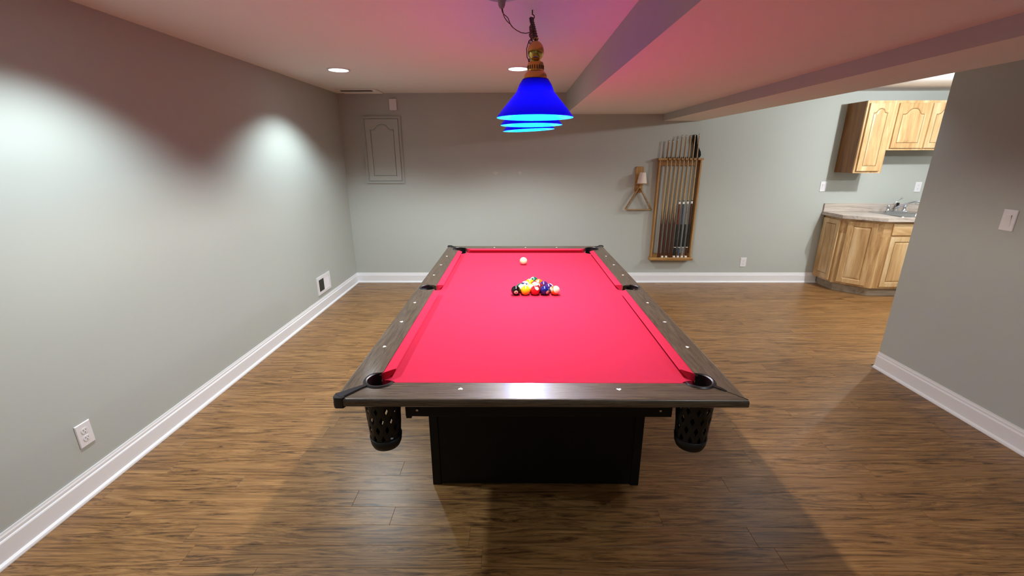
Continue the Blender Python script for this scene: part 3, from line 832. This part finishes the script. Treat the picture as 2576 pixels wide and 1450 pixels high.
# air grille on the left wall
gr = emptyobj('air_grille', (XL, 4.43, .27), 'white louvred air grille low on the left wall near the far corner', 'vent')
bm = B(); y0, y1, z0, z1 = 4.273, 4.586, .178, .366
prism(bm, [(y0, z0), (y1, z0), (y1, z1), (y0, z1)], XL+.0005, XL+.008, holes=[[(y0+.034, z0+.028), (y0+.034, z1-.032), (y1-.028, z1-.032), (y1-.028, z0+.028)]], fn=lambda a, b, c: (c, a, b))
obj('frame', bm, M_plate, gr)
obj('backing', box(B(), XL+.0004, XL+.001, y0+.03, y1-.025, z0+.025, z1-.028), M_slot, gr)
n = 16
for i in range(n):
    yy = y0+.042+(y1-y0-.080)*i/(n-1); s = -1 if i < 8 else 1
    bm = B(); a = .004*s; v = []
    for zz in (z0+.028, z1-.032):
        v += [bm.verts.new(q) for q in ((XL+.0012, yy-a, zz), (XL+.0018, yy-a-.001*s, zz), (XL+.008, yy+a*1.1, zz), (XL+.0074, yy+a*1.1+.001*s, zz))]
    for q in ((0, 1, 2, 3), (7, 6, 5, 4), (0, 4, 5, 1), (1, 5, 6, 2), (2, 6, 7, 3), (3, 7, 4, 0)): bm.faces.new([v[j] for j in q])
    obj('slat', bm, M_grey if i < 8 else M_plate, gr)  # near half greyed: the shade between the louvres is put into their colour
# register plate on the ceiling in the far left corner
cr_ = emptyobj('ceiling_register', (-1.72, 5.2, ZC), 'ceiling register plate with a dark slot in the far left corner', 'vent')
obj('plate', box(B(), -1.96, -1.52, 5.07, 5.36, ZC-.012, ZC-.0005, .004), M_ceil, cr_)
bm = B(); box(bm, -1.91, -1.57, 5.075, 5.14, ZC-.016, ZC-.0121); obj('slot', bm, M_slot, cr_)

# ------------------------------------------------------------------ cue rack, cues
rk = emptyobj('cue_rack', (1.943, YF, .324), 'tall honey oak cue rack on the far wall', 'rack')
RX0, RX1, RZ0, RZ1 = 1.690, 2.196, .318, 1.543
obj('side_board', box(B(), RX0, RX0+.020, YF-.060, YF-.0005, RZ0+.03, RZ1, .002), M_oak, rk)
obj('side_board', box(B(), RX1-.020, RX1, YF-.060, YF-.0005, RZ0+.03, RZ1, .002), M_oak, rk)
obj('base_shelf', box(B(), RX0-.014, RX1+.014, YF-.095, YF-.0005, RZ0-.008, RZ0+.028, .006, 2), M_oakx, rk)
obj('bottom_rail', box(B(), RX0+.02, RX1-.02, YF-.030, YF-.0005, RZ0+.028, RZ0+.07), M_oakx, rk)
NS = 8
sx_ = [RX0+.097+i*.0490 for i in range(NS)]
# notched top board
out = [(RX0-.012, YF-.0005), (RX0-.012, YF-.070)]
for x in sx_:
    out.append((x-.012, YF-.070))
    out += [(x+.012*math.cos(a), YF-.050+.012*math.sin(a)) for a in [PI-i*PI/6 for i in range(7)]]
    out.append((x+.012, YF-.070))
out += [(RX1+.012, YF-.070), (RX1+.012, YF-.0005)]
obj('top_board', prism(B(), out, RZ1-.022, RZ1), M_oakx, rk)
obj('top_rail', box(B(), RX0+.02, RX1-.02, YF-.022, YF-.0005, RZ1-.085, RZ1-.0225), M_oakx, rk)
for x in sx_:
    bm = B(); tube(bm, [(x+.0135*math.cos(a), YF-.050+.0135*math.sin(a), RZ1+.006) for a in [PI*1.1-i*PI*1.2/12 for i in range(13)]], .0065, 8)
    obj('rubber_clip', bm, M_net, rk, smooth=True)
def cue(i, x, ztip, kind, bumper, label):
    zb = RZ0+.0285; yb = YF-.062; yt = YF-.049; L = ztip-zb
    P = lambda k: Vector((x, yb+(yt-yb)*k, zb+L*k))
    r = lambda k: .0150-(.0150-.0060)*min(1, k/.95)
    t = emptyobj('pool_cue', (x, yb, zb), label, 'cue', 'pool cues in the wall rack')
    def seg(nm, k0, k1, m, dr=0, ns=14, lab=None):
        o = obj(nm, cyl(B(), P(k0), P(k1), r(k0)+dr, r(k1)+dr, ns), m, t, smooth='auto')
        if lab: o['label'] = lab
        return o
    k0 = .0
    if bumper: seg('bumper', 0, .016, M_inlay, -.001); k0 = .016
    if kind == 'house':
        seg('butt', k0, .30, M_butt, .0004)
        seg('shaft', .30, .985, M_shaft)
        # spliced points
        bm = B()
        for q in range(4):
            a0 = PI/4+q*PI/2; kk = [.30, .42]; n_ = 5
            base = []
            for j in range(n_):
                a = a0-PI/4*.9+PI/2*.9*j/(n_-1); R_ = r(.30)+.0006
                base.append(bm.verts.new(P(.2995)+Vector((R_*math.cos(a), R_*math.sin(a), 0))))
            apx = bm.verts.new(P(.44)+Vector(((r(.44)+.0006)*math.cos(a0), (r(.44)+.0006)*math.sin(a0), 0)))
            for j in range(n_-1): bm.faces.new((base[j], base[j+1], apx))
        obj('splice_points', bm, M_butt, t)
    else:
        fore = {'red': M_redb, 'blue': M_bl, 'grey': M_gy, 'dark': M_butt}[kind]
        seg('butt_sleeve', k0, .085, {'red': M_blk, 'blue': M_bl, 'grey': M_gy, 'dark': M_butt}[kind], .0002)
        seg('ring', .085, .092, M_tip, .0004)
        seg('wrap', .092, .285, M_blk, .0002)
        seg('forearm', .285, .455, fore)
        seg('joint', .455, .475, M_inlay, .0004)
        seg('collar', .475, .482, M_blk, .0004)
        seg('shaft', .482, .985, M_shaft)
    seg('ferrule', .985, .997, M_tip); seg('tip', .997, 1, M_blk)
    return t
M_bl = mat('blue grey stained wood', lin(70, 78, 96), .3, var=(60, .5)); M_gy = mat('grey patterned decal', lin(128, 124, 120), .3, var=(50, .7))
cx_ = [1.745+i*.0510 for i in range(8)]
zt_ = [1.742, 1.742, 1.762, 1.800, 1.800, 1.800, 1.806, 1.812]
cues = [('house', False, 'leftmost cue in the rack, brown butt without a white bumper'),
        ('house', True, 'second cue from the left, brown butt with a white bumper'),
        ('house', True, 'third cue from the left, brown butt with a white bumper'),
        ('house', False, 'fourth cue from the left, reddish brown butt with long pale points'),
        ('red', True, 'two-piece cue with a reddish forearm, black wrap and white joint'),
        ('blue', True, 'two-piece cue with a blue grey forearm and sleeve beside the reddish one'),
        ('grey', True, 'two-piece cue with grey patterned forearm and a pale banded sleeve'),
        ('dark', True, 'rightmost cue in the rack, dark brown forearm with black wrap')]
for i, (k_, b_, l_) in enumerate(cues): cue(i, sx_[i]+.0 if i < NS else 0, zt_[i], k_, b_, l_)
# limp black glove hung behind the two right cues
gx_ = [(2.078, 1.800), (2.094, 1.806), (2.112, 1.800), (2.122, 1.755), (2.128, 1.700), (2.152, 1.655), (2.176, 1.615), (2.184, 1.575), (2.172, 1.548), (2.13, 1.545), (2.095, 1.560), (2.094, 1.62), (2.086, 1.70), (2.070, 1.745)]
bm = B(); prism(bm, gx_, YF-.030, YF-.002, fn=lambda a, b, c: (a, c, b))
bmesh.ops.bevel(bm, geom=[e for e in bm.edges if abs(e.verts[0].co.y-e.verts[1].co.y) < 1e-5 and len(e.link_faces) == 2 and e.calc_face_angle(0) > 1], offset=.006, segments=2, affect='EDGES')
tag(obj('glove', bm, M_cloth_b, smooth='auto'), 'limp black cloth glove hung on the wall behind the tips of the right cues', 'glove')

# triangle holder
th = emptyobj('chalk_holder', (1.484, YF, 1.29), 'small wooden wall holder with a round shelf, left of the cue rack', 'holder')
bm = B(); pts = [(1.434, 1.165), (1.45, 1.14), (1.512, 1.14), (1.528, 1.165), (1.530, 1.425), (1.518, 1.448), (1.446, 1.448), (1.434, 1.425)]
prism(bm, pts, YF-.018, YF-.0005, fn=lambda a, b, c: (a, c, b)); obj('back_board', bm, M_oak, th)
bm = B(); sh_ = [(1.440, YF-.018), (1.440, YF-.045)]+[(1.505+.062*math.cos(a), YF-.068+.052*math.sin(a)) for a in [PI+i*PI/12 for i in range(13)]]+[(1.567, YF-.045), (1.540, YF-.018)]
prism(bm, sh_, 1.245, 1.257); obj('shelf', bm, M_oakx, th)
bm = B(); cyl(bm, (1.484, YF-.018, 1.222), (1.484, YF-.06, 1.228), .006, n=10); obj('peg', bm, M_oak, th, smooth='auto')
tag(obj('chalk_cone', lathe(B(), [(.058, 1.2572), (.056, 1.262), (.036, 1.376), (.033, 1.38)], (1.500, YF-.078, 0), 32), M_chalk, smooth='auto'), 'white tapered block of hand chalk standing on the small wall shelf', 'chalk')
# rack triangle, rounded corners
A3, B3, C3 = Vector((1.484, 1.222)), Vector((1.322, .936)), Vector((1.646, .936))
pts = []
vs3 = [A3, C3, B3]
for i, v in enumerate(vs3):
    p, q = vs3[i-1], vs3[(i+1) % 3]; a = v+(p-v).normalized()*.028; b = v+(q-v).normalized()*.028
    for s in range(6):
        k = s/5; pts.append(a*(1-k)**2+v*2*k*(1-k)+b*k*k)
cen = (A3+B3+C3)/3
bm = B(); inner = [p+(cen-p).normalized()*.012 for p in pts]
prism(bm, [tuple(p) for p in pts], YF-.062, YF-.0195, holes=[[tuple(p) for p in inner]], fn=lambda a, b, c: (a, c, b))
tag(obj('ball_triangle', bm, M_oakx), 'wooden ball triangle hanging from the small wall holder', 'triangle')

# ------------------------------------------------------------------ kitchen
UY = 5.094
def upper(name, x0, x1, z0, z1, doors, label, side_vis):
    t = emptyobj(name, ((x0+x1)/2, YF, z0), label, 'cabinet', 'wall cabinets in the kitchen corner')
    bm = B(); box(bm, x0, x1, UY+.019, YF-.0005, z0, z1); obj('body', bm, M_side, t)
    bm = B(); ff = [(x0, z0), (x1, z0), (x1, z1), (x0, z1)]
    obj('face_frame', prism(bm, ff, UY, UY+.0188, fn=lambda a, b, c: (a, c, b)), M_cab, t)
    for (a, b) in doors: door(t, (a, UY, z0+.022), (1, 0, 0), (0, -1, 0), b-a, z1-z0-.048, True, M_cab, .019, .048)
    return t
upper('upper_cabinet', 3.808, 4.119, 1.376, 2.135, [(3.831, 4.088)], 'tall narrow light wood wall cabinet with one arched door', True)
upper('upper_cabinet', 4.120, 4.882, 1.622, 2.135, [(4.146, 4.492), (4.512, 4.856)], 'short wide light wood wall cabinet with two arched doors', True)
# base cabinet with clipped corner
bc = emptyobj('base_cabinet', (4.4, 5.1, 0), 'light wood base cabinet with a clipped corner, below the sink counter', 'cabinet')
foot = [(3.800, YF-.0005), (3.800, 5.060), (4.062, 4.790), (5.45, 4.790), (5.45, YF-.0005)]
hole = [(4.30, 4.87), (4.30, 5.20), (4.76, 5.20), (4.76, 4.87)]
bm = B(); prism(bm, foot, .102, .70); obj('body', bm, M_cab, bc)
bm = B()
# upper part of the carcass as walls only, so the sink hangs free
for (a, b) in zip(foot, foot[1:]+foot[:1]):
    a = Vector(a); b = Vector(b); d = (b-a).normalized(); nn = Vector((-d.y, d.x))
    prism(bm, [tuple(a), tuple(b), tuple(b+nn*.018), tuple(a+nn*.018)][::1], .7002, .872)
obj('face_frame', bm, M_cabx, bc)
toe = [(3.850, YF-.026), (3.850, 5.075), (4.088, 4.836), (5.45, 4.836), (5.45, YF-.026)]
obj('toe_kick', prism(B(), toe, .0006, .1018), M_toe, bc)
door(bc, (3.800, 5.365, .125), (0, -1, 0), (-1, 0, 0), .275, .72, False, M_cab, .019, .05)
u2 = Vector((.262, -.270, 0)); L2 = u2.length; u2.normalize(); n2 = Vector((u2.y, -u2.x, 0))
if n2.y > 0: n2 = -n2
Pd = Vector((3.800, 5.060, .125))+u2*.052
door(bc, Pd, u2, n2, L2-.104, .72, False, M_cab, .019, .05)
door(bc, (4.150, 4.790, .125), (1, 0, 0), (0, -1, 0), .36, .575, False, M_cab, .019, .05)
obj('drawer', box(B(), 4.150, 4.510, 4.771, 4.7895, .720, .845, .004, 2), M_cabx, bc)
door(bc, (4.560, 4.790, .125), (1, 0, 0), (0, -1, 0), .36, .575, False, M_cab, .019, .05)
obj('drawer', box(B(), 4.560, 4.920, 4.771, 4.7895, .720, .845, .004, 2), M_cabx, bc)
# countertop
ct = emptyobj('countertop', (4.4, 5.1, .873), 'pale wood-grain laminate countertop with a backsplash and a clipped corner', 'countertop')
top = [(3.762, YF-.0005), (3.762, 5.035), (4.045, 4.742), (5.46, 4.742), (5.46, YF-.0005)]
obj('counter_slab', prism(B(), top, .873, .911, holes=[hole]), M_lam, ct)
obj('backsplash', box(B(), 3.766, 5.46, YF-.022, YF-.0005, .9112, 1.008, .002), M_lam, ct)
# sink
sk = emptyobj('sink', (4.53, 5.04, .911), 'small stainless steel bar sink set in the laminate countertop', 'sink')
bm = B()
def rr_(x0, x1, y0, y1, r, z, n=4):
    o = []
    for cx, cy, a in ((x1-r, y1-r, 0), (x0+r, y1-r, 90), (x0+r, y0+r, 180), (x1-r, y0+r, 270)):
        for i in range(n+1):
            t = math.radians(a+90*i/n); o.append((cx+r*math.cos(t), cy+r*math.sin(t), z))
    return o
lv = [rr_(4.265, 4.80, 4.835, 5.345, .03, .9115), rr_(4.268, 4.797, 4.838, 5.342, .03, .917), rr_(4.31, 4.752, 4.880, 5.190, .04, .915), rr_(4.316, 4.746, 4.886, 5.184, .04, .905), rr_(4.33, 4.73, 4.90, 5.17, .05, .775), rr_(4.40, 4.66, 4.96, 5.11, .05, .768)]
rg = [[bm.verts.new(p) for p in l] for l in lv]
for a, b in zip(rg, rg[1:]):
    for i in range(len(a)): bm.faces.new((a[i], a[(i+1) % len(a)], b[(i+1) % len(a)], b[i]))
bm.faces.new(rg[-1])
obj('basin', bm, M_steel, sk, smooth='auto')
obj('drain', lathe(B(), [(.03, .769), (.028, .772), (.02, .7705)], (4.53, 5.035, 0), 20), M_chrome, sk, smooth='auto')
# faucet: spout and two lever handles
fa = emptyobj('faucet', (4.55, 5.27, .917), 'chrome two-handle bar faucet with a long arched spout', 'faucet')
fy = 5.27
bm = B(); prism(bm, [(p[0], p[1]) for p in rr_(4.415, 4.685, fy-.025, fy+.025, .022, 0)], .9162, .930); obj('base_plate', bm, M_chrome, fa)
def handle(x, tipx, tipz, knob):
    bm = B(); lathe(bm, [(.022, .930), (.021, .945), (.014, .955), (.018, .968), (.019, .985), (.012, 1.000), (.003, 1.004)], (x, fy, 0), 20)
    h = obj('handle', bm, M_chrome, fa, smooth='auto')
    bm = B(); tube(bm, [(x, fy, .990), (x+(tipx-x)*.5, fy-.02, .990+(tipz-.99)*.42), (tipx, fy-.04, tipz)], .0038, 8)
    bmesh.ops.create_uvsphere(bm, u_segments=12, v_segments=8, radius=.011, matrix=Matrix.Translation((tipx, fy-.04, tipz)))
    obj('lever', bm, M_chrome, h, smooth=True)
handle(4.452, 4.555, 1.082, True); handle(4.650, 4.74, 1.02, True)
bm = B(); lathe(bm, [(.018, .930), (.015, .95), (.012, .975)], (4.552, fy, 0), 20)
tube(bm, [(4.535, fy, .955), (4.555, fy-.02, .985), (4.60, fy-.05, 1.020), (4.645, fy-.09, 1.045), (4.68, fy-.12, 1.052), (4.70, fy-.14, 1.046), (4.705, fy-.145, 1.030)], [.011, .010, .009, .009, .009, .009, .010], 10)
obj('spout', bm, M_chrome, fa, smooth='auto')
# black sprayer
sp_ = obj('sprayer', lathe(B(), [(.016, .9172), (.015, .93), (.011, .945), (.012, .985), (.016, 1.000), (.015, 1.018), (.004, 1.022)], (4.605, 5.325, 0), 18), M_leather, smooth='auto')
tag(sp_, 'black hand sprayer standing behind the chrome faucet', 'sprayer')
